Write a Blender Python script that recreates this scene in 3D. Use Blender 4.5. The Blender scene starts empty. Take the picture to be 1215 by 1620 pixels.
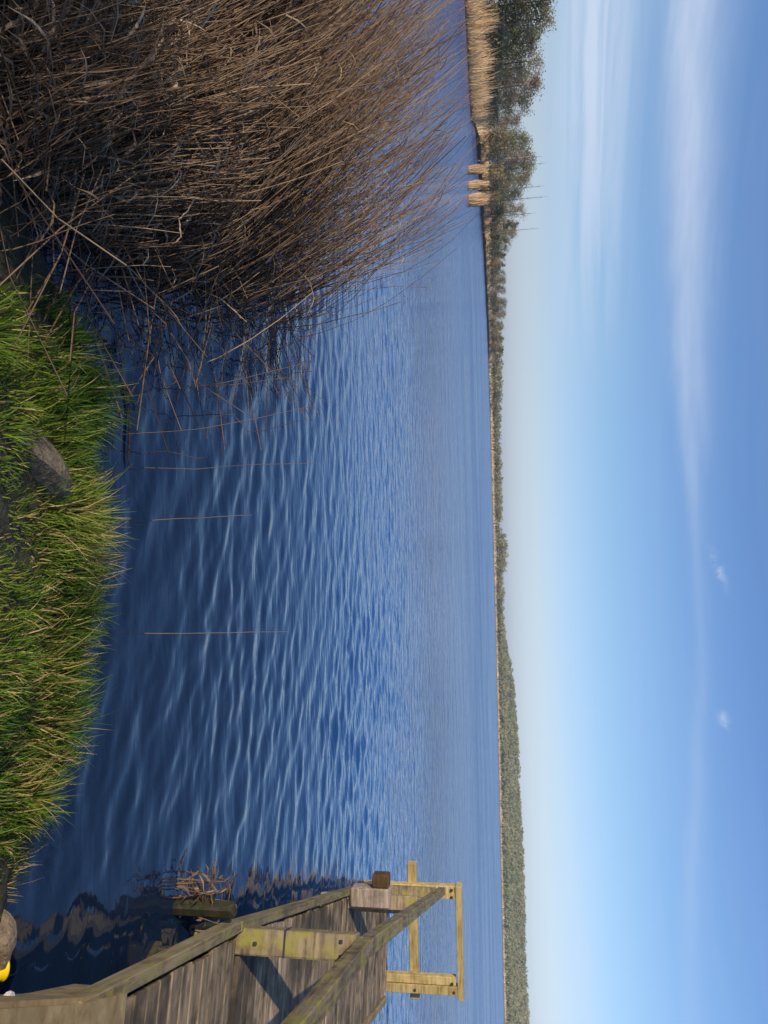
import bpy, bmesh, math, random
import numpy as np
from mathutils import Vector, Matrix

random.seed(7)
rng = np.random.default_rng(11)
R = math.radians
SC = bpy.context.scene
COL = SC.collection

# ------------------------------------------------------------------ camera
CAM_Z = 1.95
pitch, roll = R(8.32), R(1.32)
Fw = Vector((0, math.cos(pitch), -math.sin(pitch)))
U0 = Vector((0, math.sin(pitch), math.cos(pitch)))
R0 = Vector((1, 0, 0))
rt = R0 * math.cos(roll) - U0 * math.sin(roll)
up = U0 * math.cos(roll) + R0 * math.sin(roll)
cam_d = bpy.data.cameras.new('camera')
cam = bpy.data.objects.new('camera', cam_d)
COL.objects.link(cam)
# the phone was held on its side: the picture's right edge is the sky
X, Y, Z = up, -rt, -Fw
cam.matrix_world = Matrix(((X.x, Y.x, Z.x, 0), (X.y, Y.y, Z.y, 0), (X.z, Y.z, Z.z, CAM_Z), (0, 0, 0, 1)))
cam_d.sensor_fit = 'VERTICAL'
cam_d.sensor_height = 36
cam_d.lens = 26.67
cam_d.clip_start = 0.05
cam_d.clip_end = 12000
SC.camera = cam

# ------------------------------------------------------------------ light
SUN_AZ, SUN_EL = 226.7, 26.2          # compass style: clockwise from +Y
SC.view_settings.view_transform = 'Standard'
SC.view_settings.look = 'None'
SC.view_settings.gamma = 1
SC.view_settings.exposure = 0.0
SC.view_settings.use_curve_mapping = False
sun_d = bpy.data.lights.new('sun', 'SUN')
sun_d.energy = 4.2
sun_d.angle = R(0.53)
sun_d.color = (1.0, 0.86, 0.68)
sun = bpy.data.objects.new('sun', sun_d)
COL.objects.link(sun)
ts = Vector((math.sin(R(SUN_AZ)) * math.cos(R(SUN_EL)), math.cos(R(SUN_AZ)) * math.cos(R(SUN_EL)), math.sin(R(SUN_EL))))
sun.rotation_euler = ts.to_track_quat('Z', 'Y').to_euler()
sun.location = ts * 50


class NT:
    """small node-tree helper"""
    def __init__(s, tree):
        s.t = tree
        tree.nodes.clear()

    def n(s, typ, **kw):
        nd = s.t.nodes.new(typ)
        for k, v in kw.items():
            if k == 'inp':
                for kk, vv in v.items():
                    s.put(nd.inputs[kk], vv)
            else:
                setattr(nd, k, v)
        return nd

    def put(s, sock, v):
        if isinstance(v, bpy.types.NodeSocket):
            s.t.links.new(v, sock)
        else:
            sock.default_value = v

    def m(s, op, a, b=None, c=None, clamp=False):
        nd = s.n('ShaderNodeMath', operation=op, use_clamp=clamp)
        s.put(nd.inputs[0], a)
        if b is not None:
            s.put(nd.inputs[1], b)
        if c is not None:
            s.put(nd.inputs[2], c)
        return nd.outputs[0]

    def mix(s, f, a, b, typ='MIX'):
        nd = s.n('ShaderNodeMix', data_type='RGBA', blend_type=typ)
        s.put(nd.inputs[0], f)
        s.put(nd.inputs[6], a if isinstance(a, bpy.types.NodeSocket) else (*a, 1))
        s.put(nd.inputs[7], b if isinstance(b, bpy.types.NodeSocket) else (*b, 1))
        return nd.outputs[2]

    def ramp(s, f, stops, mode='LINEAR'):
        nd = s.n('ShaderNodeValToRGB')
        nd.color_ramp.interpolation = mode
        el = nd.color_ramp.elements
        while len(el) > 1:
            el.remove(el[0])
        for i, (p, c) in enumerate(stops):
            e = el[0] if i == 0 else el.new(p)
            e.position = p
            e.color = (*c, 1) if len(c) == 3 else c
        s.put(nd.inputs[0], f)
        return nd.outputs[0]

    def noise(s, vec, scale, detail=3, rough=0.5, dist=0.0):
        nd = s.n('ShaderNodeTexNoise')
        if vec is not None:
            s.put(nd.inputs['Vector'], vec)
        nd.inputs['Scale'].default_value = scale
        nd.inputs['Detail'].default_value = detail
        nd.inputs['Roughness'].default_value = rough
        nd.inputs['Distortion'].default_value = dist
        return nd.outputs['Fac']

    def maprange(s, v, a, b, c=0.0, d=1.0, smooth=False):
        nd = s.n('ShaderNodeMapRange')
        nd.interpolation_type = 'SMOOTHSTEP' if smooth else 'LINEAR'
        for i, x in enumerate((v, a, b, c, d)):
            s.put(nd.inputs[i], x)
        return nd.outputs[0]


world = bpy.data.worlds.new('World')
SC.world = world
world.use_nodes = True
W = NT(world.node_tree)
sky = W.n('ShaderNodeTexSky', sky_type='NISHITA')
sky.sun_disc = False
sky.sun_elevation = R(SUN_EL)
sky.sun_rotation = R(SUN_AZ)
sky.altitude = 100
sky.air_density = 1.0
sky.dust_density = 0.7
sky.ozone_density = 2.0
tc = W.n('ShaderNodeTexCoord')
sep = W.n('ShaderNodeSeparateXYZ', inp={0: tc.outputs['Generated']})
dx, dy, dz = sep.outputs
az = W.m('MULTIPLY', W.m('ARCTAN2', dx, dy), 57.29578)
el = W.m('MULTIPLY', W.m('ARCSINE', dz), 57.29578)
ae = W.n('ShaderNodeCombineXYZ', inp={0: az, 1: el, 2: 0.0}).outputs[0]


def streak(sx, sy, detail=4, dist=0.0, seed=0.0):
    v = W.n('ShaderNodeCombineXYZ', inp={0: W.m('MULTIPLY', az, sx), 1: W.m('MULTIPLY', el, sy), 2: seed}).outputs[0]
    return W.noise(v, 1.0, detail, 0.55, dist)


def curve(f, pts):
    """piecewise-linear function of azimuth through (azimuth, value) points"""
    nd = W.n('ShaderNodeFloatCurve')
    cm = nd.mapping
    cm.use_clip = False
    c = cm.curves[0]
    lo, hi = pts[0][0], pts[-1][0]
    vs = [p[1] for p in pts]
    vmin, vmax = min(vs), max(vs)
    rngv = max(vmax - vmin, 1e-6)
    q = [((p[0] - lo) / (hi - lo), (p[1] - vmin) / rngv) for p in pts]
    c.points[0].location = q[0]
    c.points[1].location = q[-1]
    for p in q[1:-1]:
        c.points.new(*p)
    cm.update()
    W.put(nd.inputs['Value'], W.maprange(f, lo, hi))
    return W.m('MULTIPLY_ADD', nd.outputs[0], rngv, vmin)


def band(center, width_lo, width_hi):
    d = W.m('SUBTRACT', el, center)
    a = W.m('DIVIDE', W.m('MAXIMUM', d, 0.0), width_hi)
    b = W.m('DIVIDE', W.m('MINIMUM', d, 0.0), width_lo)
    s = W.m('ADD', W.m('MULTIPLY', a, a), W.m('MULTIPLY', b, b))
    return W.m('EXPONENT', W.m('MULTIPLY', s, -1.0))


n1 = streak(0.06, 1.1, 4, 0.5, 3.0)
n2 = streak(0.10, 0.45, 5, 0.8, 9.0)
n3 = streak(0.25, 2.2, 4, 0.3, 17.0)
# the long upper band of cirrus, wide to the left and thinning to the right
c1 = band(W.m('ADD', curve(az, [(-60, 12.2), (-32, 12.4), (-20, 13.2), (-9, 13.6), (4.6, 14.1), (17.7, 13.1), (33, 10.9), (60, 9)]), W.m('MULTIPLY', W.m('SUBTRACT', n2, 0.5), 1.2)),
          curve(az, [(-60, 1.6), (-32, 1.3), (-9, 0.9), (5, .45), (20, .5), (60, .6)]),
          curve(az, [(-60, 2.2), (-32, 1.7), (-9, 1.2), (5, .5), (20, .6), (60, .7)]))
c1 = W.m('MULTIPLY', W.m('MULTIPLY', c1, W.maprange(n3, 0.2, 0.75, 0.65, 1.0)), curve(az, [(-60, .9), (-32, .88), (-15, .62), (-2, .34), (8, .16), (20, .2), (34, .13), (60, .05)]))
# the lower streaky veil to the left
c2 = band(7.0, 2.0, 2.1)
c2 = W.m('MULTIPLY', W.m('MULTIPLY', c2, W.maprange(n1, 0.28, 0.58)), curve(az, [(-60, .9), (-33, .88), (-24, .72), (-14, .25), (-6, 0.0), (20, 0.0), (60, .0)]))
# a faint bright line low to the right
c3 = W.m('MULTIPLY', band(curve(az, [(-10, 3.2), (11, 3.7), (20, 4.3), (34, 5.2), (60, 6.5)]), 1.1, .45), curve(az, [(-10, 0), (8, .05), (20, .16), (34, .22), (60, .2)]))


def wisp(a0, e0, sa, se, k, slope):
    da = W.m('SUBTRACT', az, a0)
    de = W.m('SUBTRACT', W.m('SUBTRACT', el, e0), W.m('MULTIPLY', da, slope))
    qa, qe = W.m('DIVIDE', da, sa), W.m('DIVIDE', de, se)
    g = W.m('EXPONENT', W.m('MULTIPLY', W.m('ADD', W.m('MULTIPLY', qa, qa), W.m('MULTIPLY', qe, qe)), -1.0))
    nn = W.noise(ae, 1.6, 4, 0.6, 0.6)
    return W.m('MULTIPLY', g, W.maprange(nn, .35, .7, 0, k))


c4 = W.m('ADD', wisp(4.6, 15.35, 1.1, .3, .8, .25), wisp(15.1, 15.0, .5, .3, .9, 0.1))
c5 = W.m('MULTIPLY', W.maprange(streak(0.03, 0.5, 3, .3, 30.0), .45, .8), .08)
cl = W.m('ADD', W.m('ADD', W.m('ADD', c1, c2), W.m('ADD', c3, c4)), c5, clamp=True)
tint = W.ramp(W.maprange(el, 0.0, 20.0), [(.0, (.80, .97, 1.72)), (.05, (.84, .96, 1.48)), (.15, (.95, .99, 1.30)), (.4, (.84, .98, 1.19)), (.85, (.72, .90, 1.2))])
skyc = W.mix(1.0, sky.outputs[0], tint, 'MULTIPLY')
even = W.maprange(az, -34, 34, 1.10, .93, True)
skyc = W.mix(1.0, skyc, W.n('ShaderNodeCombineColor', inp={0: even, 1: even, 2: even}).outputs[0], 'MULTIPLY')
SKY_STRENGTH = 0.113
cloudc = W.mix(W.maprange(el, 3.0, 15.0), (6.0, 6.8, 8.3), (4.9, 5.8, 7.5))
skyc = W.mix(cl, skyc, cloudc)
bg = W.n('ShaderNodeBackground', inp={0: skyc, 1: SKY_STRENGTH})
wo = W.n('ShaderNodeOutputWorld', inp={0: bg.outputs[0]})

# ------------------------------------------------------------------ helpers


def new_mat(name):
    m = bpy.data.materials.new(name)
    m.use_nodes = True
    t = NT(m.node_tree)
    t.out = t.n('ShaderNodeOutputMaterial')
    t.bsdf = t.n('ShaderNodeBsdfPrincipled')
    t.t.links.new(t.bsdf.outputs[0], t.out.inputs[0])
    return m, t


def bump(t, h, strength=0.5, dist=0.01):
    b = t.n('ShaderNodeBump')
    b.inputs['Strength'].default_value = strength
    b.inputs['Distance'].default_value = dist
    t.put(b.inputs['Height'], h)
    t.put(t.bsdf.inputs['Normal'], b.outputs[0])


def tint_mat(name, stops, rough=0.7, noise_scale=0, transl=0.0, spec=0.3):
    """material whose colour runs along a ramp by the per-piece 'tint' attribute"""
    m, t = new_mat(name)
    a = t.n('ShaderNodeAttribute', attribute_name='tint').outputs['Fac']
    if noise_scale:
        g = t.n('ShaderNodeNewGeometry').outputs['Position']
        nz = t.noise(g, noise_scale, 3)
        a = t.m('ADD', a, t.m('MULTIPLY', t.m('SUBTRACT', nz, .5), .5), clamp=True)
    c = t.ramp(a, stops)
    t.put(t.bsdf.inputs['Base Color'], c)
    t.bsdf.inputs['Roughness'].default_value = rough
    t.bsdf.inputs['Specular IOR Level'].default_value = spec
    if transl:
        tr = t.n('ShaderNodeBsdfTranslucent', inp={0: c})
        mx = t.n('ShaderNodeMixShader', inp={0: transl, 1: t.bsdf.outputs[0], 2: tr.outputs[0]})
        t.t.links.new(mx.outputs[0], t.out.inputs[0])
    return m


def np_mesh(name, verts, quads=None, tris=None, tint=None, mat=None, smooth=False):
    me = bpy.data.meshes.new(name)
    verts = np.asarray(verts, np.float32)
    nq = 0 if quads is None else len(quads)
    nt_ = 0 if tris is None else len(tris)
    loops = []
    tot = []
    if nq:
        loops.append(np.asarray(quads, np.int32).ravel())
        tot.append(np.full(nq, 4, np.int32))
    if nt_:
        loops.append(np.asarray(tris, np.int32).ravel())
        tot.append(np.full(nt_, 3, np.int32))
    loops = np.concatenate(loops)
    tot = np.concatenate(tot)
    start = np.concatenate([[0], np.cumsum(tot)[:-1]]).astype(np.int32)
    me.vertices.add(len(verts))
    me.vertices.foreach_set('co', verts.ravel())
    me.loops.add(len(loops))
    me.loops.foreach_set('vertex_index', loops)
    me.polygons.add(len(tot))
    me.polygons.foreach_set('loop_start', start)
    me.polygons.foreach_set('loop_total', tot)
    if smooth:
        me.polygons.foreach_set('use_smooth', np.ones(len(tot), bool))
    me.update(calc_edges=True)
    if tint is not None:
        at = me.attributes.new('tint', 'FLOAT', 'POINT')
        at.data.foreach_set('value', np.asarray(tint, np.float32))
    if mat:
        me.materials.append(mat)
    return me


def link(name, me, parent=None, loc=None, rotz=None):
    o = bpy.data.objects.new(name, me)
    COL.objects.link(o)
    if parent:
        o.parent = parent
    if loc is not None:
        o.location = loc
    if rotz is not None:
        o.rotation_euler = (0, 0, rotz)
    return o


def tag(o, label=None, cat=None, group=None, kind=None):
    if label:
        o['label'] = label
    if cat:
        o['category'] = cat
    if group:
        o['group'] = group
    if kind:
        o['kind'] = kind
    return o


def empty(name, loc, label, cat, group=None, rotz=0):
    o = bpy.data.objects.new(name, None)
    COL.objects.link(o)
    o.location = loc
    o.rotation_euler = (0, 0, rotz)
    return tag(o, label, cat, group)


def frame_basis(x, z=(0, 0, 1)):
    x = Vector(x).normalized()
    y = Vector(z).cross(x).normalized()
    z2 = x.cross(y)
    return Matrix((x, y, z2)).transposed()


def box_mesh(name, lx, ly, lz, mat, bevel=0.006, seg=1, wob=0.0):
    bm = bmesh.new()
    bmesh.ops.create_cube(bm, size=1)
    for v in bm.verts:
        v.co = Vector((v.co.x * lx, v.co.y * ly, v.co.z * lz))
    if bevel:
        bmesh.ops.bevel(bm, geom=list(bm.edges), offset=bevel, segments=seg, affect='EDGES', profile=.6)
    if wob:
        for v in bm.verts:
            v.co += Vector((random.uniform(-wob, wob), random.uniform(-wob, wob), random.uniform(-wob, wob)))
    me = bpy.data.meshes.new(name)
    bm.to_mesh(me)
    bm.free()
    me.materials.append(mat)
    return me


def beam(name, a, b, w, h, mat, parent, bevel=0.006, wob=0.002):
    """a squared timber from a to b (world), w across, h high"""
    a, b = Vector(a), Vector(b)
    L = (b - a).length
    me = box_mesh(name, L, w, h, mat, bevel, 1, wob)
    o = link(name, me, parent)
    M = frame_basis(b - a).to_4x4()
    M.translation = (a + b) / 2 - (parent.location if parent else Vector())
    o.matrix_local = M
    return o


def post(name, p, w, d, z0, z1, rotz, mat, parent, bevel=.008, wob=.003):
    me = box_mesh(name, w, d, z1 - z0, mat, bevel, 1, wob)
    o = link(name, me, parent)
    o.location = Vector((p[0], p[1], (z0 + z1) / 2)) - (parent.location if parent else Vector())
    o.rotation_euler = (random.uniform(-.012, .012), random.uniform(-.012, .012), rotz)
    return o


def tubes(paths, radii, sides=3):
    """paths (N,K,3), radii (N,K) -> verts, quads"""
    N, K, _ = paths.shape
    t = np.gradient(paths, axis=1)
    t /= np.linalg.norm(t, axis=2, keepdims=True) + 1e-9
    ref = np.zeros_like(t)
    ref[..., 0] = 1.0
    a = np.cross(t, ref)
    a /= np.linalg.norm(a, axis=2, keepdims=True) + 1e-9
    b = np.cross(t, a)
    ang = np.arange(sides) * 2 * math.pi / sides
    V = paths[:, :, None, :] + radii[:, :, None, None] * (np.cos(ang)[None, None, :, None] * a[:, :, None, :] + np.sin(ang)[None, None, :, None] * b[:, :, None, :])
    idx = np.arange(N * K * sides).reshape(N, K, sides)
    q = np.stack([idx[:, :-1, :], np.roll(idx, -1, 2)[:, :-1, :], np.roll(idx, -1, 2)[:, 1:, :], idx[:, 1:, :]], -1).reshape(-1, 4)
    return V.reshape(-1, 3), q


def ribbons(paths, widths, side):
    """flat blades: paths (N,K,3), widths (N,K), side (N,3)"""
    N, K, _ = paths.shape
    V = np.stack([paths - side[:, None, :] * widths[..., None] / 2, paths + side[:, None, :] * widths[..., None] / 2], 2)
    idx = np.arange(N * K * 2).reshape(N, K, 2)
    q = np.stack([idx[:, :-1, 0], idx[:, :-1, 1], idx[:, 1:, 1], idx[:, 1:, 0]], -1).reshape(-1, 4)
    return V.reshape(-1, 3), q


class Acc:
    def __init__(s):
        s.v, s.q, s.t, s.n = [], [], [], 0

    def add(s, v, q, tint):
        v = np.asarray(v)
        s.v.append(v)
        s.q.append(np.asarray(q) + s.n)
        tt = np.asarray(tint, float)
        s.t.append(np.full(len(v), float(tt)) if tt.ndim == 0 else tt)
        s.n += len(v)

    def mesh(s, name, mat, smooth=False):
        return np_mesh(name, np.concatenate(s.v), quads=np.concatenate(s.q), tint=np.concatenate(s.t), mat=mat, smooth=smooth)


def sstep(x, a, b):
    t = np.clip((x - a) / (b - a), 0, 1)
    return t * t * (3 - 2 * t)


_perm = np.random.default_rng(5).random((256, 256))


def vnoise(x, y):
    xi, yi = np.floor(x).astype(int), np.floor(y).astype(int)
    fx, fy = x - xi, y - yi
    fx, fy = fx * fx * (3 - 2 * fx), fy * fy * (3 - 2 * fy)
    g = lambda i, j: _perm[i % 256, j % 256]
    return (g(xi, yi) * (1 - fx) + g(xi + 1, yi) * fx) * (1 - fy) + (g(xi, yi + 1) * (1 - fx) + g(xi + 1, yi + 1) * fx) * fy - .5


def fbm(x, y, o=4):
    r = 0
    for i in range(o):
        r = r + vnoise(x * 2 ** i + 17 * i, y * 2 ** i + 31 * i) / 2 ** i
    return r


# ------------------------------------------------------------------ materials
mw, t = new_mat('lake_water')
g = t.n('ShaderNodeNewGeometry').outputs['Position']
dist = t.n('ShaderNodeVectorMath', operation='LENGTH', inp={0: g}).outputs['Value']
mp = t.n('ShaderNodeMapping', inp={0: g})
mp.inputs['Rotation'].default_value = (0, 0, R(28))
mp.inputs['Scale'].default_value = (1.0, 2.6, 1.0)
mpv = mp.outputs[0]
fine = t.noise(mpv, 5.0, 2, .5, .2)
mid = t.noise(mpv, 1.3, 3, .55, .3)
big = t.noise(mpv, 0.22, 3, .6, .2)
mpg = t.n('ShaderNodeMapping', inp={0: g})
mpg.inputs['Scale'].default_value = (.35, 1.0, 1.0)
gust = t.noise(mpg.outputs[0], .09, 4, .6, .3)
h = t.m('ADD', t.m('ADD', t.m('MULTIPLY', fine, t.maprange(dist, 3, 16, .0022, .0120)),
                   t.m('MULTIPLY', mid, t.maprange(dist, 7, 22, 0.0, .10))), t.m('ADD', t.m('MULTIPLY', big, t.maprange(dist, 18, 60, 0.0, .38)), t.m('MULTIPLY', gust, t.maprange(dist, 25, 120, 0.0, .6))))
bump(t, h, 1.0, 1.0)
# dark water near the bank; farther out, reflected sky blue painted into the colour
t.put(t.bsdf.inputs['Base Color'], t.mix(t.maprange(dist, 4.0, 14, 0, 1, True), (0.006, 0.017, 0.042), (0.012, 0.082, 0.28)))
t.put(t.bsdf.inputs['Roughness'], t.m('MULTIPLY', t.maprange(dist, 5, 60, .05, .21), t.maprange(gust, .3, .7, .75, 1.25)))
t.bsdf.inputs['IOR'].default_value = 1.56

m_reed = tint_mat('dry_reed', [(0, (.08, .05, .033)), (.35, (.24, .15, .09)), (.7, (.42, .285, .17)), (1, (.60, .45, .28))], .6, 0, .2)
m_reed_far = tint_mat('far_reed', [(0, (.55, .36, .18)), (.5, (.84, .60, .33)), (1, (.92, .72, .46))], .85, 0, .28)
m_grass = tint_mat('grass_blade', [(0, (.025, .06, .006)), (.3, (.075, .15, .012)), (.6, (.16, .25, .022)), (.8, (.29, .31, .045)), (.9, (.47, .36, .12)), (1, (.62, .46, .20))], .55, 0, .35)
m_leaf_olive = tint_mat('olive_twigs', [(0, (.20, .17, .11)), (.5, (.45, .37, .20)), (1, (.60, .50, .30))], .8, 0, .5)
m_leaf_brown = tint_mat('brown_twigs', [(0, (.17, .125, .09)), (.5, (.34, .25, .18)), (1, (.48, .38, .28))], .8, 0, .5)
m_leaf_pine = tint_mat('pine_needles', [(0, (.10, .105, .06)), (.5, (.21, .205, .105)), (1, (.31, .30, .16))], .7, 0, .3)
m_leaf_green = tint_mat('spring_leaves', [(0, (.12, .13, .05)), (.5, (.26, .26, .10)), (1, (.37, .36, .16))], .7, 0, .4)
m_forest = tint_mat('hill_forest', [(0, (.175, .20, .11)), (.4, (.26, .28, .15)), (.7, (.335, .315, .18)), (1, (.39, .34, .23))], .9, 0, .3)
m_bark = tint_mat('bark', [(0, (.07, .06, .05)), (1, (.24, .19, .15))], .9)
m_birch = tint_mat('birch_bark', [(0, (.34, .29, .23)), (1, (.52, .47, .40))], .8)


def wood_mat(name, dark, base, light, lichen=None, axis_scale=(1.2, 14, 14), stain=.5, rough=.85, damp=0):
    m, t = new_mat(name)
    tcn = t.n('ShaderNodeTexCoord').outputs['Object']
    rnd = t.n('ShaderNodeObjectInfo').outputs['Random']
    mp = t.n('ShaderNodeMapping', inp={0: tcn})
    mp.inputs['Scale'].default_value = axis_scale
    off = t.n('ShaderNodeCombineXYZ', inp={0: t.m('MULTIPLY', rnd, 91.0), 1: t.m('MULTIPLY', rnd, 37.0), 2: 0.0}).outputs[0]
    t.put(mp.inputs['Location'], off)
    grain = t.noise(mp.outputs[0], 2.2, 5, .65, .4)
    mp2 = t.n('ShaderNodeMapping', inp={0: tcn, 1: off})
    blotch = t.noise(mp2.outputs[0], 5.0, 4, .6, .3)
    c = t.ramp(grain, [(.28, dark), (.48, base), (.72, light)])
    c = t.mix(t.m('MULTIPLY', t.maprange(blotch, .48, .68), stain), c, dark)
    if damp:
        wp = t.n('ShaderNodeNewGeometry').outputs['Position']
        dn = t.noise(wp, 1.7, 4, .6, .4)
        c = t.mix(t.maprange(dn, .46, .62, 0, damp), c, tuple(x * .8 for x in dark))
    # plank to plank difference
    hv = t.n('ShaderNodeHueSaturation', inp={'Value': t.maprange(rnd, 0, 1, .72, 1.25), 'Color': c})
    c = hv.outputs[0]
    if lichen:
        lz = t.noise(mp2.outputs[0], 7.5, 5, .65, .5)
        c = t.mix(t.maprange(lz, .47, .62, 0, .8), c, lichen)
    t.put(t.bsdf.inputs['Base Color'], c)
    t.bsdf.inputs['Roughness'].default_value = rough
    t.bsdf.inputs['Specular IOR Level'].default_value = .25
    bump(t, t.m('ADD', grain, t.m('MULTIPLY', blotch, .5)), .6, .006)
    return m


m_plank = wood_mat('weathered_planks', (.05, .042, .03), (.25, .185, .115), (.46, .35, .22), None, (1.5, 12, 12), .8, damp=.75)
m_edge = wood_mat('edge_timber', (.07, .055, .03), (.26, .20, .11), (.42, .33, .2), (.24, .21, .07), stain=.55)
m_rail = wood_mat('mossy_timber', (.06, .045, .028), (.24, .18, .11), (.40, .32, .21), (.27, .24, .05), stain=.6)
m_new = wood_mat('new_timber', (.22, .145, .05), (.50, .37, .145), (.66, .52, .25), None, stain=.5)
m_pile = wood_mat('wet_pile', (.012, .012, .008), (.04, .035, .02), (.09, .08, .05), (.03, .033, .014))
m_pale = wood_mat('pale_pile', (.10, .075, .055), (.25, .19, .145), (.42, .35, .28), None, stain=.6)
m_cap = wood_mat('brown_cap', (.03, .018, .008), (.09, .05, .02), (.16, .09, .04))
m_tan = wood_mat('tan_landing', (.13, .085, .035), (.26, .185, .085), (.38, .29, .15), (.25, .19, .09), (3, 5, 5), .5)
m_dark, t = new_mat('dark_iron')
t.put(t.bsdf.inputs['Base Color'], t.mix(t.noise(None, 20), (.015, .015, .018), (.05, .04, .035)))
t.bsdf.inputs['Roughness'].default_value = .8


def stone_mat(name, a, b, c, scale, moss=None):
    m, t = new_mat(name)
    tcn = t.n('ShaderNodeTexCoord').outputs['Object']
    nz = t.noise(tcn, scale, 6, .65, .3)
    n2 = t.noise(tcn, scale * 5, 4, .6)
    col = t.ramp(nz, [(.3, a), (.5, b), (.7, c)])
    col = t.mix(t.maprange(n2, .5, .75, 0, .5), col, a)
    t.put(t.bsdf.inputs['Base Color'], col)
    t.bsdf.inputs['Roughness'].default_value = .9
    if moss:
        ms = t.noise(tcn, scale * .6, 5, .7, .4)
        col2 = t.mix(t.maprange(ms, .48, .6, 0, .8), col, moss)
        t.put(t.bsdf.inputs['Base Color'], col2)
    bump(t, t.m('ADD', nz, t.m('MULTIPLY', n2, .4)), 1.0, .03)
    return m


m_stone = stone_mat('grey_stone', (.05, .038, .024), (.17, .132, .088), (.31, .25, .175), 9, (.07, .085, .025))
m_stone2 = stone_mat('brown_stone', (.09, .06, .035), (.22, .16, .10), (.36, .27, .18), 9)
m_stone3 = stone_mat('white_stone', (.4, .38, .35), (.62, .6, .57), (.75, .74, .72), 15)

m_soil, t = new_mat('bank_soil')
g = t.n('ShaderNodeNewGeometry').outputs['Position']
nz = t.noise(g, 7, 6, .65)
n2 = t.noise(g, 45, 4, .6)
c = t.ramp(nz, [(.3, (.018, .014, .008)), (.5, (.05, .045, .018)), (.68, (.08, .065, .032))])
c = t.mix(t.maprange(n2, .5, .7, 0, .5), c, (.02, .028, .008))
t.put(t.bsdf.inputs['Base Color'], c)
t.bsdf.inputs['Roughness'].default_value = .95
bump(t, t.m('ADD', nz, n2), .8, .03)

m_land, t = new_mat('shore_ground')
g = t.n('ShaderNodeNewGeometry').outputs['Position']
nz = t.noise(g, .03, 5, .6)
t.put(t.bsdf.inputs['Base Color'], t.ramp(nz, [(.35, (.07, .065, .03)), (.6, (.13, .105, .055)), (.75, (.2, .15, .09))]))
t.bsdf.inputs['Roughness'].default_value = 1

m_yellow, t = new_mat('yellow_plastic')
t.put(t.bsdf.inputs['Base Color'], t.mix(t.noise(None, 8), (.80, .55, .0), (.86, .62, .01)))
t.bsdf.inputs['Roughness'].default_value = .4

# ------------------------------------------------------------------ water: real waves near the bank, finer relief in the material
W_CREST = 127.0      # compass direction of the crests


def wave_height(x, y):
    r = np.hypot(x, y)
    wr = np.random.default_rng(21)
    z = np.zeros_like(x)
    xs = x + .10 * fbm(x * .9, y * .9, 2)
    ys = y + .10 * fbm(x * .9 + 50, y * .9 + 9, 2)
    for i in range(100):
        lam = .10 * (5.5 ** wr.random())
        d = R(W_CREST - 90 + wr.normal(0, 30))
        ph = wr.random() * 6.283
        k = 2 * math.pi / lam
        amp = .0027 * lam * (1.0 if lam > .22 else .9)
        fade = 1 - sstep(r, lam * 36, lam * 72)
        fade = fade * (1 - sstep(r, 13, 24))
        z += amp * fade * np.sin(k * (xs * math.sin(d) + ys * math.cos(d)) + ph)
    # patchy gusts, calmer right under the bank and behind the reeds
    gust = np.clip(.85 + .9 * fbm(x * .35, y * .35, 3), .35, 1.5)
    calm = .45 + .55 * sstep(r, 3.2, 6.5)
    return z * gust * calm


rr = [1.5]
while rr[-1] < 26:
    rr.append(rr[-1] * 1.0052)
while rr[-1] < 5200:
    rr.append(rr[-1] * 1.035)
rr = np.array(rr)
aa = np.concatenate([np.linspace(-179, -50, 44), np.linspace(-48, 48, 470), np.linspace(50, 179, 44)])
Rg, Ag = np.meshgrid(rr, np.radians(aa), indexing='ij')
wx, wy = Rg * np.sin(Ag), Rg * np.cos(Ag)
wz = wave_height(wx, wy)
ni, nj = wx.shape
idx = np.arange(ni * nj).reshape(ni, nj)
q = np.stack([idx[:-1, :-1], idx[1:, :-1], idx[1:, 1:], idx[:-1, 1:]], -1).reshape(-1, 4)
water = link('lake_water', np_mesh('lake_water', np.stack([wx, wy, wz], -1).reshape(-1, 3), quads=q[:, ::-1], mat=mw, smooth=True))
tag(water, 'blue rippled lake water reaching to the far shore', kind='structure')

# ------------------------------------------------------------------ near bank
EDGE = np.array([(-9, 2.2), (-2.5, 2.55), (-1.2, 2.95), (-.6, 3.38), (0, 3.40), (.4, 3.22), (.8, 3.10), (1.15, 2.86), (1.45, 2.72), (1.66, 2.6), (1.76, 2.2), (1.9, 1.7), (6, 1.5)])


def edge_y(x):
    return np.interp(x, EDGE[:, 0], EDGE[:, 1]) + .07 * fbm(np.asarray(x) * 2.3, np.asarray(x) * 0 + 3.3, 3)


def bank_z(x, y):
    s = edge_y(x) - y
    z = np.where(s < 0, s * .9, .16 * sstep(s, 0, .22) + .20 * sstep(s, .2, 1.6))
    return z + .05 * fbm(x * 2.1, y * 2.1, 4) * sstep(s, -.1, .3)


gx, gy = np.meshgrid(np.linspace(-9, 6, 240), np.linspace(-4, 4.2, 160), indexing='ij')
gz = bank_z(gx, gy)
idx = np.arange(gx.size).reshape(gx.shape)
q = np.stack([idx[:-1, :-1], idx[1:, :-1], idx[1:, 1:], idx[:-1, 1:]], -1).reshape(-1, 4)
bank = link('bank_ground', np_mesh('bank_ground', np.stack([gx, gy, gz], -1).reshape(-1, 3), quads=q, mat=m_soil, smooth=True))
tag(bank, 'dark soil of the near lake bank under the grass', kind='structure')

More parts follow.
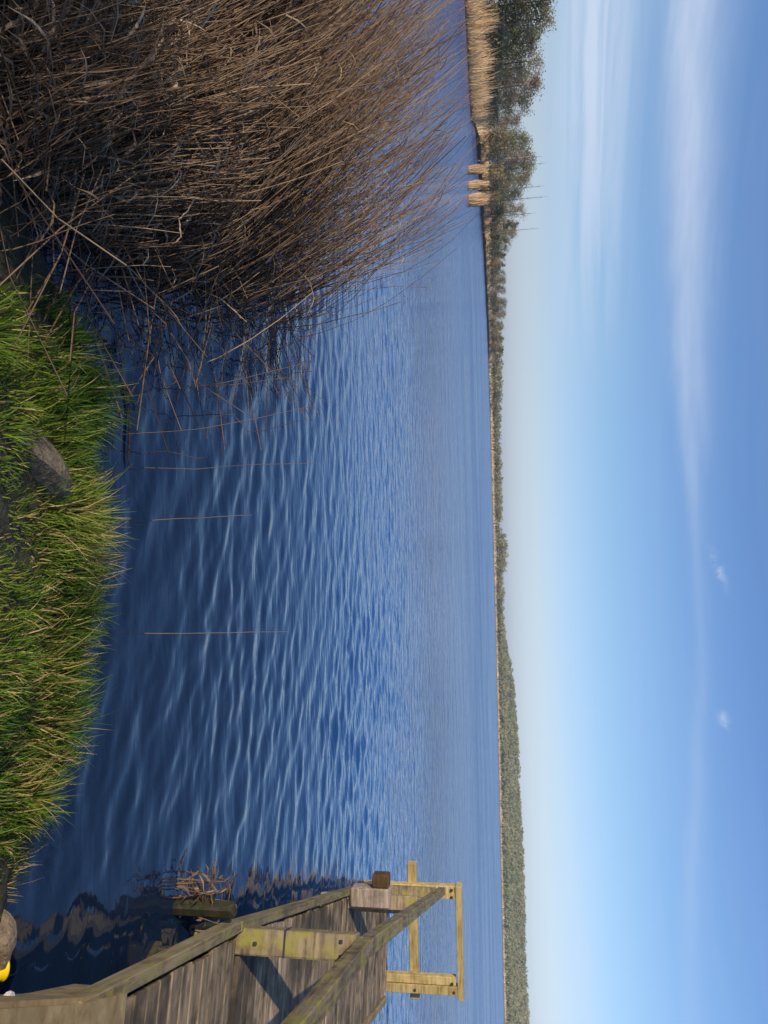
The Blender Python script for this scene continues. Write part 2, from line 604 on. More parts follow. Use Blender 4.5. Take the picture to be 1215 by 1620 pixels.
# ------------------------------------------------------------------ far shore: one land sheet with hills
SHORE = np.array([(-75, 88), (-45, 92), (-34, 97), (-29, 105), (-27, 113), (-26.3, 160), (-24, 190), (-21, 230), (-18.5, 300), (-15, 380), (-12, 480), (-8, 560), (0, 640), (6, 690), (10, 760), (20, 800), (33, 830), (45, 850), (80, 900)])


def shore_r(azd):
    return np.interp(azd, SHORE[:, 0], SHORE[:, 1])


HILL = np.array([(-75, 0), (4, 0), (8.5, 2.5), (11, 7), (13.5, 12.5), (18, 15), (22, 16), (26, 17.5), (30, 16.5), (34, 17.5), (45, 17), (60, 14), (80, 6)])


def land_z(azd, r):
    s = r - shore_r(azd)
    z = .35 * sstep(s, -1, 3) - .6 * (1 - sstep(s, -6, 0)) + 1.2 * sstep(s, 10, 120)
    return z + np.interp(azd, HILL[:, 0], HILL[:, 1]) * sstep(s, 12, 190)


la = np.linspace(-75, 80, 420)
ls = np.concatenate([[-12, -4, -1, 0, 1, 3, 8, 20, 40, 70, 100, 140, 190, 260, 400, 700, 1300, 2500, 4000]])
LA, LS = np.meshgrid(la, ls, indexing='ij')
LR = shore_r(LA) + LS
lz = land_z(LA, LR)
idx = np.arange(LA.size).reshape(LA.shape)
q = np.stack([idx[:-1, :-1], idx[1:, :-1], idx[1:, 1:], idx[:-1, 1:]], -1).reshape(-1, 4)
land = link('far_shore_terrain', np_mesh('far_shore_terrain', np.stack([LR * np.sin(np.radians(LA)), LR * np.cos(np.radians(LA)), lz], -1).reshape(-1, 3), quads=q, mat=m_land, smooth=True))
tag(land, 'low far shore of the lake rising to a wooded hill', kind='structure')


def pol(azd, r, z=0.0):
    return (r * math.sin(R(azd)), r * math.cos(R(azd)), z)


# reed belts along the far shore (upright dry blades)
def reed_belt(a0, a1, n, depth, hgt, w, off=0.0):
    az_ = a0 + (a1 - a0) * rng.random(n)
    s = rng.random(n) ** 1.3 * depth + off
    # ragged water line
    s = s + 2.0 * fbm(az_ * 2.1, az_ * 0 + 1.7, 3)
    r = shore_r(az_) + s
    x, y = r * np.sin(np.radians(az_)), r * np.cos(np.radians(az_))
    hh = hgt * (.62 + .5 * rng.random(n)) * (1 + .6 * fbm(az_ * 3.1, s * .3, 4))
    P = np.zeros((n, 3, 3))
    hh = hh * (.5 + .5 * np.clip((s + 1.0) / (depth * .6), 0, 1))
    lean = rng.normal(0, .12, (n, 2)) + np.array([-.10, 0])
    for k, tt in enumerate((0, .5, 1.0)):
        P[:, k, 0] = x + lean[:, 0] * hh * tt ** 1.6
        P[:, k, 1] = y + lean[:, 1] * hh * tt ** 1.6
        P[:, k, 2] = -.1 + hh * tt
    wd = w * (.6 + .8 * rng.random(n))[:, None] * np.array([1.0, .9, .25])[None]
    ang = rng.random(n) * 1.6 - .8
    side = np.stack([np.cos(ang), np.sin(ang), 0 * ang], -1)
    v, q = ribbons(P, wd, side)
    tn = np.clip(.5 + rng.normal(0, .22, n) + .5 * fbm(az_ * 1.7, s * .2 + 5, 3), 0, 1)
    return v, q, np.repeat(tn, 6)


belt = Acc()
belt.add(*reed_belt(-50, -26.4, 4200, 8, 3.1, .06))
me = belt.mesh('reed_belt', m_reed_far)
tag(link('far_reeds', me), 'broad straw coloured reed belt below the wood', 'reeds', kind='stuff')
belt = Acc()
belt.add(*reed_belt(-26.3, -11, 8000, 14, 3.0, .16, .5))
tag(link('far_reeds', belt.mesh('reed_strip', m_reed_far)), 'narrow tan reed strip along the receding wooded shore', 'reeds', kind='stuff')
belt = Acc()
belt.add(*reed_belt(-11, 70, 9000, 18, 2.6, .5, .5))
tag(link('far_reeds', belt.mesh('reed_line', m_reed_far)), 'thin pale reed line below the far hill', 'reeds', kind='stuff')


pa = np.linspace(-26.35, -11.5, 500)  # dark bank strip put in where shade and reflection darken the waterline
prof = [(-.9, -.3), (-.5, .55), (.2, .95), (1.6, 1.0), (3.5, .3)]
pv = []
for a_ in pa:
    f_ = float(fbm(np.array([a_ * 3.0]), np.array([4.4]), 3)[0])
    g_ = .45 + .55 * float(sstep(np.array(a_), -26.35, -25.9)) * float(1 - sstep(np.array(a_), -12.6, -11.5))
    for ds, zz in prof:
        pv.append(pol(a_, shore_r(a_) + ds + f_ * 1.5, zz * .68 * g_ * (1.25 + .9 * f_) * (shore_r(a_) / 260) ** .35))
idx = np.arange(len(pv)).reshape(len(pa), len(prof))
q = np.stack([idx[:-1, :-1], idx[1:, :-1], idx[1:, 1:], idx[:-1, 1:]], -1).reshape(-1, 4)
tag(link('shade_bank', np_mesh('shade_bank', pv, quads=q, mat=m_soil, smooth=True)), 'dark bank strip standing for shade and reflection along the receding shore', kind='structure')


def reed_clump(azd, r, rad, hgt, n, label):
    P = np.zeros((n, 3, 3))
    a = rng.random(n) * 6.283
    rad_ = rad * np.sqrt(rng.random(n))
    x, y = rad_ * np.cos(a), rad_ * np.sin(a) * .8
    hh = hgt * (.62 + .42 * rng.random(n)) * (1 - .42 * (rad_ / rad) ** 2) * (1 + .5 * fbm(x * 2.2 + azd, y * 2.2, 2))
    for k, tt in enumerate((0, .5, 1.0)):
        P[:, k, 0] = x * (1 + .3 * tt) - .06 * hh * tt ** 1.5 + rng.normal(0, .03, n)
        P[:, k, 1] = y
        P[:, k, 2] = -.15 + hh * tt
    wd = .05 * (.6 + .8 * rng.random(n))[:, None] * np.array([1.0, .9, .3])[None]
    ang = rng.random(n) * 2 - 1
    v, q = ribbons(P, wd, np.stack([np.cos(ang), np.sin(ang), 0 * ang], -1))
    o = link('reed_clump', np_mesh('reed_clump', v, quads=q, tint=np.repeat(np.clip(.55 + rng.normal(0, .2, n), 0, 1), 6), mat=m_reed_far), loc=pol(azd, r))
    tag(o, label, 'reed clump', 'reed clumps standing off the far point')
    return o


reed_clump(-23.95, 90, .42, 2.45, 330, 'slim straw reed clump in the lake nearest the pale birch trunk')
reed_clump(-22.98, 88, .42, 2.5, 330, 'middle straw reed clump of three standing off the wooded point')
reed_clump(-22.02, 87, .58, 2.5, 460, 'widest straw reed clump, farthest from the pale birch trunk')


# ------------------------------------------------------------------ trees
def crown_quads(n, fn, size, elong=1.0):
    """n leaf clumps: fn gives centres (n,3) and tint (n)"""
    c, tn = fn(n)
    u = rng.normal(size=(n, 3))
    u /= np.linalg.norm(u, axis=1, keepdims=True)
    w = rng.normal(size=(n, 3))
    w -= (w * u).sum(1, keepdims=True) * u
    w /= np.linalg.norm(w, axis=1, keepdims=True)
    s = size * (.5 + rng.random(n))[:, None]
    a, b = u * s * elong, w * s * .6
    v = np.stack([c - a, c - b * .8, c + a * .9, c + b], 1).reshape(-1, 3)
    q = np.arange(n * 4).reshape(n, 4)
    return v, q, np.repeat(np.clip(tn, 0, 1), 4)


def limb_set(h, n, start, reach, rise, r0, wob=.3):
    """trunk plus limbs as tubes"""
    K = 5
    P = np.zeros((1, K, 3))
    P[0, :, 2] = np.linspace(-.3, h, K)
    P[0, :, 0] = np.cumsum(rng.normal(0, .05 * wob * h / 8, K))
    rad = (r0 * np.array([1.15, .9, .7, .45, .15]))[None]
    v, q = tubes(P, rad, 6)
    vs, qs, nn = [v], [q], len(v)
    L = np.zeros((n, 4, 3))
    a = rng.random(n) * 6.283
    z0 = h * (start + (1 - start) * .9 * rng.random(n))
    ln = reach * (1.15 - z0 / h * .75) * (.6 + .6 * rng.random(n))
    for k, tt in enumerate((0, .33, .66, 1.0)):
        L[:, k, 0] = np.cos(a) * ln * tt + rng.normal(0, .06, n) * tt
        L[:, k, 1] = np.sin(a) * ln * tt + rng.normal(0, .06, n) * tt
        L[:, k, 2] = z0 + rise * ln * tt ** 1.2
    v, q = tubes(L, np.outer(r0 * .35 * np.ones(n), [1, .7, .45, .15]), 3)
    vs.append(v)
    qs.append(q + nn)
    tips = L[:, 2:, :].reshape(-1, 3)
    return np.concatenate(vs), np.concatenate(qs), L


def make_tree(kind, h, mat, n_leaf, size, reach, rise, start, nl, r0, bark=m_bark, spread=.5):
    v, q, L = limb_set(h, nl, start, reach, rise, r0)
    trunk = np_mesh(kind + '_trunk', v, quads=q, tint=rng.random(len(v)) * .6 + .2, mat=bark, smooth=True)

    def fn(n):
        i = rng.integers(0, len(L), n)
        tt = .35 + .75 * rng.random(n)
        base = L[i, 0] + (L[i, 3] - L[i, 0]) * tt[:, None]
        c = base + rng.normal(0, spread, (n, 3)) * np.array([1, 1, .8])
        c[:, 2] = np.minimum(c[:, 2], h * 1.03)
        limb_t = rng.random(len(L))
        return c, .25 + .5 * limb_t[i] + rng.normal(0, .12, n)
    cv, cq, ct = crown_quads(n_leaf, fn, size)
    crown = np_mesh(kind + '_crown', cv, quads=cq, tint=ct, mat=mat)
    return trunk, crown, h


PROT = {
    'olive_tree_tall': [make_tree('bushy_tree', 9.0, m_leaf_olive, 3000, .10, 2.4, .55, .22, 44, .13, spread=.38) for _ in range(2)],
    'brown_tree': [make_tree('bare_tree', 8.2, m_leaf_brown, 2600, .09, 2.0, .8, .2, 44, .11, spread=.34) for _ in range(2)],
    'green_tree': [make_tree('green_tree', 7.0, m_leaf_green, 2800, .10, 2.0, .6, .15, 40, .11, spread=.36) for _ in range(2)],
    'pine': [make_tree('pine', 8.6, m_leaf_pine, 3000, .13, 1.9, .15, .18, 52, .13, spread=.28) for _ in range(2)],
    'shrub': [make_tree('shrub', 2.8, m_leaf_pine, 900, .16, 1.6, .7, .05, 26, .05, spread=.3), make_tree('shrub', 2.6, m_leaf_olive, 900, .16, 1.7, .7, .05, 26, .05, spread=.3)],
}
LAB = {
    'olive_tree_tall': ('olive brown budding tree in the wood', 'tree', 'bushy_tree'),
    'brown_tree': ('bare reddish brown twiggy tree in the wood', 'tree', 'bare_tree'),
    'green_tree': ('mid green leafing tree in the wood', 'tree', 'leafing_tree'),
    'pine': ('dark green pine tree in the wood', 'pine tree', 'pine_tree'),
    'shrub': ('dark low shrub at the foot of the wood', 'shrub', 'shrub'),
}


def place_tree(kind, azd, r, scale, variant=None):
    label, cat, nm = LAB[kind]
    tr, cr, h = random.choice(PROT[kind]) if variant is None else PROT[kind][variant]
    z = float(land_z(np.array(azd), np.array(r)))
    zone = ' above the broad straw reed belt' if azd < -26.2 else (' near the pale birch trunk' if azd < -20.2 else ' on the low receding shore')
    o = empty(nm, pol(azd, r, max(z, .1)), label + zone, cat, label + 's' + zone, random.random() * 6.28)
    s = scale / h
    o.scale = (s * random.uniform(.85, 1.15), s * random.uniform(.85, 1.15), s)
    link('trunk', tr, o)
    link('crown', cr, o)
    return o


# skyline heights in metres by azimuth along the point
TOP = np.array([(-46, 10.8), (-34, 10.6), (-31, 10.0), (-28.5, 9.8), (-26.4, 10.0), (-26, 12.6), (-24, 12.8), (-22, 12.4), (-20, 11.6), (-18.5, 9.6), (-16.5, 9.2), (-14.5, 10.2), (-12, 9.8)])
DIST = np.array([(-46, 106), (-34, 112), (-28, 122), (-26, 172), (-24, 200), (-21, 240), (-18.5, 312), (-15, 392), (-12, 492)])
k = 0
azd = -45.0
while azd < -11.5:
    rbase = float(np.interp(azd, DIST[:, 0], DIST[:, 1]))
    top = float(np.interp(azd, TOP[:, 0], TOP[:, 1]))
    pool = ['olive_tree_tall', 'brown_tree', 'brown_tree', 'green_tree', 'olive_tree_tall' if k % 2 else 'pine'] if azd < -26 else ['green_tree', 'olive_tree_tall', 'brown_tree', 'pine', 'green_tree']
    for row in range(2):
        kind = pool[(k * 2 + row * 3 + k // 3) % 5]
        place_tree(kind, azd + random.uniform(-.3, .3), rbase + 2 + row * (5 + rbase * .03) + random.uniform(-1, 3), top * random.uniform(.80, 1.05))
    if k % 1 == 0:
        place_tree('shrub', azd + random.uniform(-.3, .3), rbase - 2 + random.uniform(-1, 1), random.uniform(2.6, 4.0) * (1.0 if azd < -26 else 1.5), k % 2)
    azd += 3.0 / rbase * 57.3 * (.75 if azd < -26 else 1.05)
    k += 1

# one pale birch trunk leaning out of the wood, and dead spruces above the crowns
b = empty('birch_tree', pol(-24.5, 172, .5), 'slim pale birch trunk rising white in front of the dark wood', 'birch tree')
P = np.zeros((1, 6, 3))
P[0, :, 2] = np.linspace(-.3, 12.5, 6)
P[0, :, 0] = [0, .05, .02, .12, .1, .2]
v, q = tubes(P, np.array([[.17, .16, .14, .11, .07, .03]]), 6)
link('trunk', np_mesh('birch_trunk', v, quads=q, tint=rng.random(len(v)), mat=m_birch, smooth=True), b)
tr, cr, _ = make_tree('birch', 11.5, m_leaf_brown, 420, .16, 1.3, .8, .45, 30, .05, spread=.3)
link('crown', cr, b)
link('limbs', tr, b)

for azd, r, h_, lab in ((-22.6, 200, 15.0, 'dead grey spruce pole nearest the pale birch trunk'), (-21.9, 205, 16.2, 'tall thin dead spruce pole above the reed clumps'),
                        (-20.9, 220, 14.0, 'short dead spruce pole between two taller ones'), (-19.9, 230, 15.5, 'dead spruce pole standing out above the sinking end of the wood'),
                        (-24.0, 175, 13.5, 'dead spruce pole just behind the pale birch trunk')):
    o = empty('dead_spruce', pol(azd, r, .5), lab, 'dead tree', 'dead spruces above the wood')
    v, q, L = limb_set(h_, 46, .35, .9, -.12, .10)
    link('trunk', np_mesh('dead_trunk', v, quads=q, tint=rng.random(len(v)), mat=m_bark), o)

# far woods that read as one mass: many small ragged crowns
def forest(name, label, cells):
    A = Acc()
    for azd, r, h_, wd, tn in cells:
        n = 80
        x, y, _ = pol(azd, r)
        z0 = float(land_z(np.array(azd), np.array(r)))

        def fn(n, x=x, y=y, z0=z0, h_=h_, wd=wd, tn=tn):
            d = rng.normal(size=(n, 3))
            d /= np.linalg.norm(d, axis=1, keepdims=True)
            d *= (rng.random(n) ** .4)[:, None]
            return np.stack([x + d[:, 0] * wd, y + d[:, 1] * wd, z0 + h_ * .52 + d[:, 2] * h_ * .5], -1), tn + rng.normal(0, .1, n)
        A.add(*crown_quads(n, fn, wd * .24))
    return tag(link(name, A.mesh(name, m_forest)), label, 'forest', kind='stuff')


cells = []
for i in range(430):
    a_ = -13.5 + 24 * rng.random()
    s_ = 14 + 60 * rng.random()
    hh = 5.5 + 3.5 * rng.random() + 3.0 * float(fbm(np.array([a_ * .9]), np.array([2.0]), 3)[0])
    if 1.6 < a_ < 4.6:
        hh += 3.2
    cells.append((a_, float(shore_r(a_)) + s_, max(3.5, hh), 2.6 + 1.5 * rng.random(), .45 + .3 * rng.random()))
forest('shore_woods', 'low brown green woods along the middle of the far shore', cells)
cells = []
for i in range(1900):
    a_ = 8.5 + 38 * rng.random()
    s_ = 12 + 190 * rng.random() ** 1.1
    hh = 5.5 + 3.5 * rng.random()
    if a_ < 11:
        hh *= .75
    tn = .35 + .35 * float(fbm(np.array([a_ * .5]), np.array([s_ * .02]), 3)[0] + .4) + .1 * rng.random()
    cells.append((a_, float(shore_r(a_)) + s_, hh, 4.2 + 2.2 * rng.random(), tn))
forest('hill_forest', 'green brown forest covering the far hill', cells)

# ------------------------------------------------------------------ thin air haze over the lake
m_haze = bpy.data.materials.new('lake_haze')
m_haze.use_nodes = True
t = NT(m_haze.node_tree)
ho = t.n('ShaderNodeOutputMaterial')
hv = t.n('ShaderNodeVolumePrincipled')
hv.inputs['Color'].default_value = (.80, .91, 1.0, 1)
hv.inputs['Density'].default_value = .00017
t.t.links.new(hv.outputs[0], ho.inputs['Volume'])
tag(link('haze', box_mesh('haze', 11200, 11200, 42, m_haze, 0), loc=(0, 0, 18)), 'thin pale haze in the air over the lake', kind='stuff')

# ------------------------------------------------------------------ the near reed bed
RB = np.array([(2.0, -.80), (2.8, -.90), (3.3, -.90), (4.7, -.92), (7.0, -1.35), (10.8, -2.7), (14, -4.2)])


def reed_paths(x, y, z0, hgt, lean, bend, K=6):
    n = len(x)
    t_ = np.linspace(0, 1, K)
    P = np.zeros((n, K, 3))
    wob = rng.normal(0, .012, (n, K, 2)).cumsum(1) * hgt[:, None, None]
    P[:, :, 0] = x[:, None] + lean[:, 0:1] * hgt[:, None] * (t_ * (1 - bend[:, None]) + bend[:, None] * t_ ** 2.2) + wob[:, :, 0]
    P[:, :, 1] = y[:, None] + lean[:, 1:2] * hgt[:, None] * (t_ * (1 - bend[:, None]) + bend[:, None] * t_ ** 2.2) + wob[:, :, 1]
    P[:, :, 2] = z0[:, None] + hgt[:, None] * t_
    return P


N = 21000
yy = 2.3 + 10.2 * rng.random(N) ** 1.25
xr = np.interp(yy, RB[:, 0], RB[:, 1])
xl = -.80 * yy - .9
u_ = rng.random(N)
xx = xr + (xl - xr) * u_
dr = xr - xx                                       # distance in from the open edge
clump = fbm(xx * 1.3, yy * 1.0, 3)
keep = (rng.random(N) < (.02 + .08 * sstep(dr, .05, .5) + .90 * sstep(dr, .24, .75))) & (rng.random(N) < (1 - .55 * sstep(yy, 4.0, 6.0) - .41 * sstep(yy, 5.5, 8.5))) & (clump + .35 + .25 * rng.random(N) > .18) & ~((yy < 3.0) & (xx > -.84) & (rng.random(N) < .92))
# the bed goes on unseen to the left, added to shade its foot
xe, ye = -3.4 + 1.2 * rng.random(900), 1.1 + 1.2 * rng.random(900)
xx, yy, dr = np.concatenate([xx[keep], xe]), np.concatenate([yy[keep], ye]), np.concatenate([dr[keep], np.full(900, 1.5)])
n = len(xx)
off_left = (yy < 2.3) & (xx < -2.1)
front = yy - np.where(xx > -1.6, 3.0, 2.7 + .12 * (xx + 1.6))
hgt = np.clip(rng.normal(.66, .15, n) + .50 * sstep(front, -.2, 2.2) + .55 * sstep(yy, 4.5, 9) - .30 * (1 - sstep(dr, 0, .9)) + .35 * (rng.random(n) < .12) * sstep(dr, .3, 1.0), .3, 2.0)
hgt = np.where(off_left, rng.normal(.95, .22, n), hgt)
lean = np.stack([-.30 - .42 * rng.random(n) * sstep(yy, 2.6, 5.0) + rng.normal(0, .08, n), rng.normal(.02, .09, n)], -1)
lean[:, 0] += .30 * (1 - sstep(yy, 2.6, 4.2))
hgt *= 1 + .42 * fbm(xx * 1.9 + 3, yy * 1.7, 3)
lean += .42 * np.stack([fbm(xx * 2.1 + 20, yy * 2.1, 3), fbm(xx * 2.1 + 60, yy * 2.1, 3)], -1)
broken = rng.random(n) < .07
lean[broken] += rng.normal(0, .6, (broken.sum(), 2))
hgt[broken] *= .55
z0 = np.maximum(bank_z(xx, yy), -.15) - .03
bend = .35 + .5 * rng.random(n)
P = reed_paths(xx, yy, z0, hgt, lean, bend)
r0 = .0038 + .0032 * rng.random(n)
r0 = r0 * (.62 + .38 * sstep(yy, 2.4, 4.0))
rad = r0[:, None] * np.linspace(1, .45, 6)[None]
tn = np.clip(.38 + rng.normal(0, .20, n) + .5 * fbm(xx * 1.6, yy * 1.6 + 7, 3), 0, 1)
A = Acc()
v, q = tubes(P, rad, 3)
A.add(v, q, np.repeat(tn, 18))
# hanging dry leaves
m_ = rng.integers(0, n, int(n * 2.0))
kk = rng.integers(1, 5, len(m_))
base = P[m_, kk]
ln = .10 + .22 * rng.random(len(m_))
da = R(250) + rng.normal(0, .8, len(m_))
dirv = np.stack([np.sin(da), np.cos(da)], -1)
LP = np.zeros((len(m_), 4, 3))
droop = .2 + .9 * rng.random(len(m_))
for k, tt in enumerate((0, .35, .7, 1.0)):
    LP[:, k, :2] = base[:, :2] + dirv * (ln * tt * .75)[:, None]
    LP[:, k, 2] = base[:, 2] + ln * (.75 * tt - droop * tt ** 2)
wd = (.005 + .008 * rng.random(len(m_)))[:, None] * np.array([.8, 1, .7, .1])[None]
sd = np.stack([-dirv[:, 1], dirv[:, 0], rng.normal(0, .6, len(m_))], -1)
sd /= np.linalg.norm(sd, axis=1, keepdims=True)
v, q = ribbons(LP, wd, sd)
A.add(v, q, np.repeat(np.clip(tn[m_] + .12 + rng.normal(0, .15, len(m_)), 0, 1), 8))
# fallen litter low down
nl = 700
lx = -.6 - 3.2 * rng.random(nl)
ly = 2.2 + 5 * rng.random(nl)
ok = lx < np.interp(ly, RB[:, 0], RB[:, 1]) + .15
lx, ly = lx[ok], ly[ok]
nl = len(lx)
aa_ = rng.normal(R(80), .7, nl)
ll = .3 + .7 * rng.random(nl)
z1 = np.maximum(bank_z(lx, ly), 0) + .03 + .25 * rng.random(nl)
LP = np.zeros((nl, 3, 3))
for k, tt in enumerate((-.5, 0, .5)):
    LP[:, k, 0] = lx + np.sin(aa_) * ll * tt
    LP[:, k, 1] = ly + np.cos(aa_) * ll * tt
    LP[:, k, 2] = z1 + rng.normal(0, .12, nl) * tt * 2
v, q = tubes(LP, np.full((nl, 3), .0035), 3)
A.add(v, q, np.repeat(np.clip(.3 + rng.normal(0, .2, nl), 0, 1), 9))
tag(link('reed_bed', A.mesh('reed_bed', m_reed)), 'dense brown bed of dead reeds standing at the water edge', 'reeds', kind='stuff')


def reed_thing(name, pts, r0, tint, label, cat, group=None, extra=()):
    """one reed as a bent tube (points in metres); extra: side pieces"""
    A = Acc()
    for p_, ra in ((pts, r0), *extra):
        p_ = np.array(p_, float)
        s = np.linspace(0, 1, len(p_))
        f = np.linspace(0, 1, max(len(p_), 9))
        pp = np.stack([np.interp(f, s, p_[:, k]) for k in range(3)], -1)[None]
        pp[0, 1:, :2] += rng.normal(0, .004, (len(f) - 1, 2)).cumsum(0)
        v, q = tubes(pp, np.linspace(ra, ra * .5, len(f))[None] * .8, 5)
        A.add(v, q, np.clip(tint + rng.normal(0, .08, len(v)), 0, 1))
    o0 = np.array(pts[0])
    A.v = [a - o0 for a in A.v]
    return tag(link(name, A.mesh(name, m_reed, True), loc=pts[0]), label, cat, group)


GR = 'lone reeds in the open water'
reed_thing('lone_reed', [(-.43, 3.76, -.2), (-.44, 3.76, .45), (-.52, 3.755, 1.05)], .0032, .45, 'tall thin reed above the submerged stick, nearest the reed bed edge', 'reed', GR)
reed_thing('lone_reed', [(-.645, 4.70, -.2), (-.66, 4.70, .28), (-.52, 4.71, .40), (-.60, 4.71, .74)], .0040, .12, 'dark kinked reed bent like an elbow over open water', 'reed', GR)
reed_thing('lone_reed', [(-.30, 4.05, -.2), (-.27, 4.05, .3), (-.295, 4.05, .99)], .0032, .42, 'straight slender reed over the grey boulder', 'reed', GR)
reed_thing('lone_reed', [(-.34, 4.02, -.2), (-.36, 4.02, .12), (-.30, 4.02, .32), (-.31, 4.02, .36)], .0036, .10, 'dark short reed stub beside the straight slender reed', 'reed', GR)
reed_thing('lone_reed', [(.02, 4.11, -.2), (.022, 4.11, .3), (.018, 4.115, .60)], .0038, .52, 'short upright reed beyond the brightest green grass tuft', 'reed', GR)
reed_thing('lone_reed', [(.648, 4.0, -.2), (.645, 4.0, .4), (.634, 4.0, .82)], .0030, .50, 'solitary fine reed farthest out toward the jetty', 'reed', GR)
reed_thing('lone_reed', [(-.90, 5.05, -.2), (-.92, 5.05, .3), (-.96, 5.04, .68)], .0034, .45, 'thin reed close to the dark kinked one', 'reed', GR)
reed_thing('lone_reed', [(-.80, 4.55, -.2), (-.84, 4.55, .3), (-.93, 4.55, .82)], .0040, .5, 'brown arching reed at the ragged open edge of the bed', 'reed', GR)
reed_thing('floating_stick', [(-.72, 3.83, .012), (-.5, 3.84, .016), (-.27, 3.83, .006)], .011, .0, 'straight black stick lying in the water beyond the boulder', 'stick')
GP = 'prominent pale reeds at the front of the bed'
reed_thing('broken_reed', [(-1.40, 3.2, .05), (-1.22, 3.45, .22), (-1.05, 3.7, .34), (-.98, 3.8, .36)], .0052, .85, 'long pale reed slanting down across the front of the bed', 'reed', GP)
reed_thing('broken_reed', [(-1.40, 3.25, .0), (-1.385, 3.28, .35), (-1.36, 3.3, .55)], .0055, .98, 'pale Y shaped broken reed at the front of the bed', 'reed', GP,
           extra=(([(-1.36, 3.3, .55), (-1.28, 3.3, .56), (-1.245, 3.3, .52)], .006), ([(-1.36, 3.3, .55), (-1.44, 3.3, .64)], .005)))
reed_thing('broken_reed', [(-1.38, 4.4, .2), (-1.30, 4.4, .35), (-1.16, 4.4, .50)], .0065, .92, 'bent over pale reed stub beside the open water', 'reed', GP)
reed_thing('broken_reed', [(-1.95, 5.5, .4), (-1.75, 5.5, .62), (-1.60, 5.5, .66), (-1.5, 5.5, .60)], .0065, .95, 'hooked pale reed in the middle of the bed', 'reed', GP)
reed_thing('broken_reed', [(-2.6, 3.7, .0), (-2.45, 3.72, .5), (-2.0, 3.75, 1.02)], .0045, .75, 'long pale reed crossing the bed on a slant', 'reed', GP)
reed_thing('dark_reed', [(-3.05, 8.6, -.2), (-3.2, 8.6, .5), (-3.75, 8.65, 1.15), (-4.25, 8.7, 1.72)], .012, .0, 'tall dark bent stalk leaning over the top of the reed bed', 'reed stalk')

# ------------------------------------------------------------------ grass on the bank
BARE = [(-.24, 2.68, .09, .08), (1.52, 2.5, .16, .2)]
DRY = [(.45, 2.78, .28, .12), (1.38, 2.62, .14, .14), (.15, 3.1, .12, .10), (.95, 2.7, .12, .12)]


def grass_patch(n, xa, xb, smin, smax, lo, hi, wmin, wmax, dry):
    x = xa + (xb - xa) * rng.random(n)
    s = smin + (smax - smin) * rng.random(n) ** 1.2
    y = edge_y(x) - s
    tuft = fbm(x * 3.2, y * 3.2, 3)
    for cx, cy, rx, ry in BARE:
        tuft = tuft - 1.2 * np.exp(-((x - cx) / rx) ** 2 - ((y - cy) / ry) ** 2)
    ok = (tuft + .3 * rng.random(n) > -.26) & (x > -.80 + .5 * tuft)
    x, y, s, tuft = x[ok], y[ok], s[ok], tuft[ok]
    n = len(x)
    z = bank_z(x, y)
    h_ = (lo + (hi - lo) * rng.random(n)) * (1 + 1.5 * tuft)
    # blades fan out of tufts, the wind and the slope pull them to the water
    e = .01
    gxn = fbm((x + e) * 3.2, y * 3.2, 3) - tuft
    gyn = fbm(x * 3.2, (y + e) * 3.2, 3) - tuft
    gl = np.hypot(gxn, gyn) + 1e-6
    an = rng.random(n) * 6.283
    ld = np.stack([-gxn / gl * .45 + np.cos(an) * .5 - .12, -gyn / gl * .35 + np.sin(an) * .5 + .28], -1)
    amt = .25 + .55 * rng.random(n)
    P = np.zeros((n, 4, 3))
    for k, tt in enumerate((0, .4, .75, 1.0)):
        P[:, k, 0] = x + ld[:, 0] * h_ * amt * tt ** 1.8
        P[:, k, 1] = y + ld[:, 1] * h_ * amt * tt ** 1.8
        P[:, k, 2] = z - .02 + .92 * h_ * tt * (1 - .38 * amt * tt)
    wd = (wmin + (wmax - wmin) * rng.random(n))[:, None] * np.array([.9, 1, .7, .08])[None]
    a2 = rng.random(n) * 6.283
    side = np.stack([np.cos(a2), np.sin(a2), np.zeros(n)], -1)
    v, q = ribbons(P, wd, side)
    tn = .42 + .5 * fbm(x * 2.0 + 9, y * 2.0, 3) + rng.normal(0, .12, n)
    spot = sum(np.exp(-((x - cx) / rx) ** 2 - ((y - cy) / ry) ** 2) for cx, cy, rx, ry in DRY)
    isdry = rng.random(n) < .45 * spot + (dry * (.5 + 2.2 * np.clip(fbm(x * 2.4 + 40, y * 2.4, 3) + .12, 0, 1)))
    tn = np.where(isdry, .86 + .14 * rng.random(n), np.clip(tn, 0, .84))
    return v, q, np.repeat(np.clip(tn, 0, 1), 8)


G = Acc()
G.add(*grass_patch(26000, -2.2, 1.5, -.02, 1.3, .06, .15, .003, .006, .22))
G.add(*grass_patch(5000, -1.3, 1.40, -.05, .42, .12, .24, .003, .0055, .22))
G.add(*grass_patch(1200, .3, 1.48, -.04, .22, .12, .22, .003, .005, .5))
tag(link('bank_grass', G.mesh('bank_grass', m_grass)), 'fresh green and dry yellow grass tufts on the near bank', 'grass', kind='stuff')


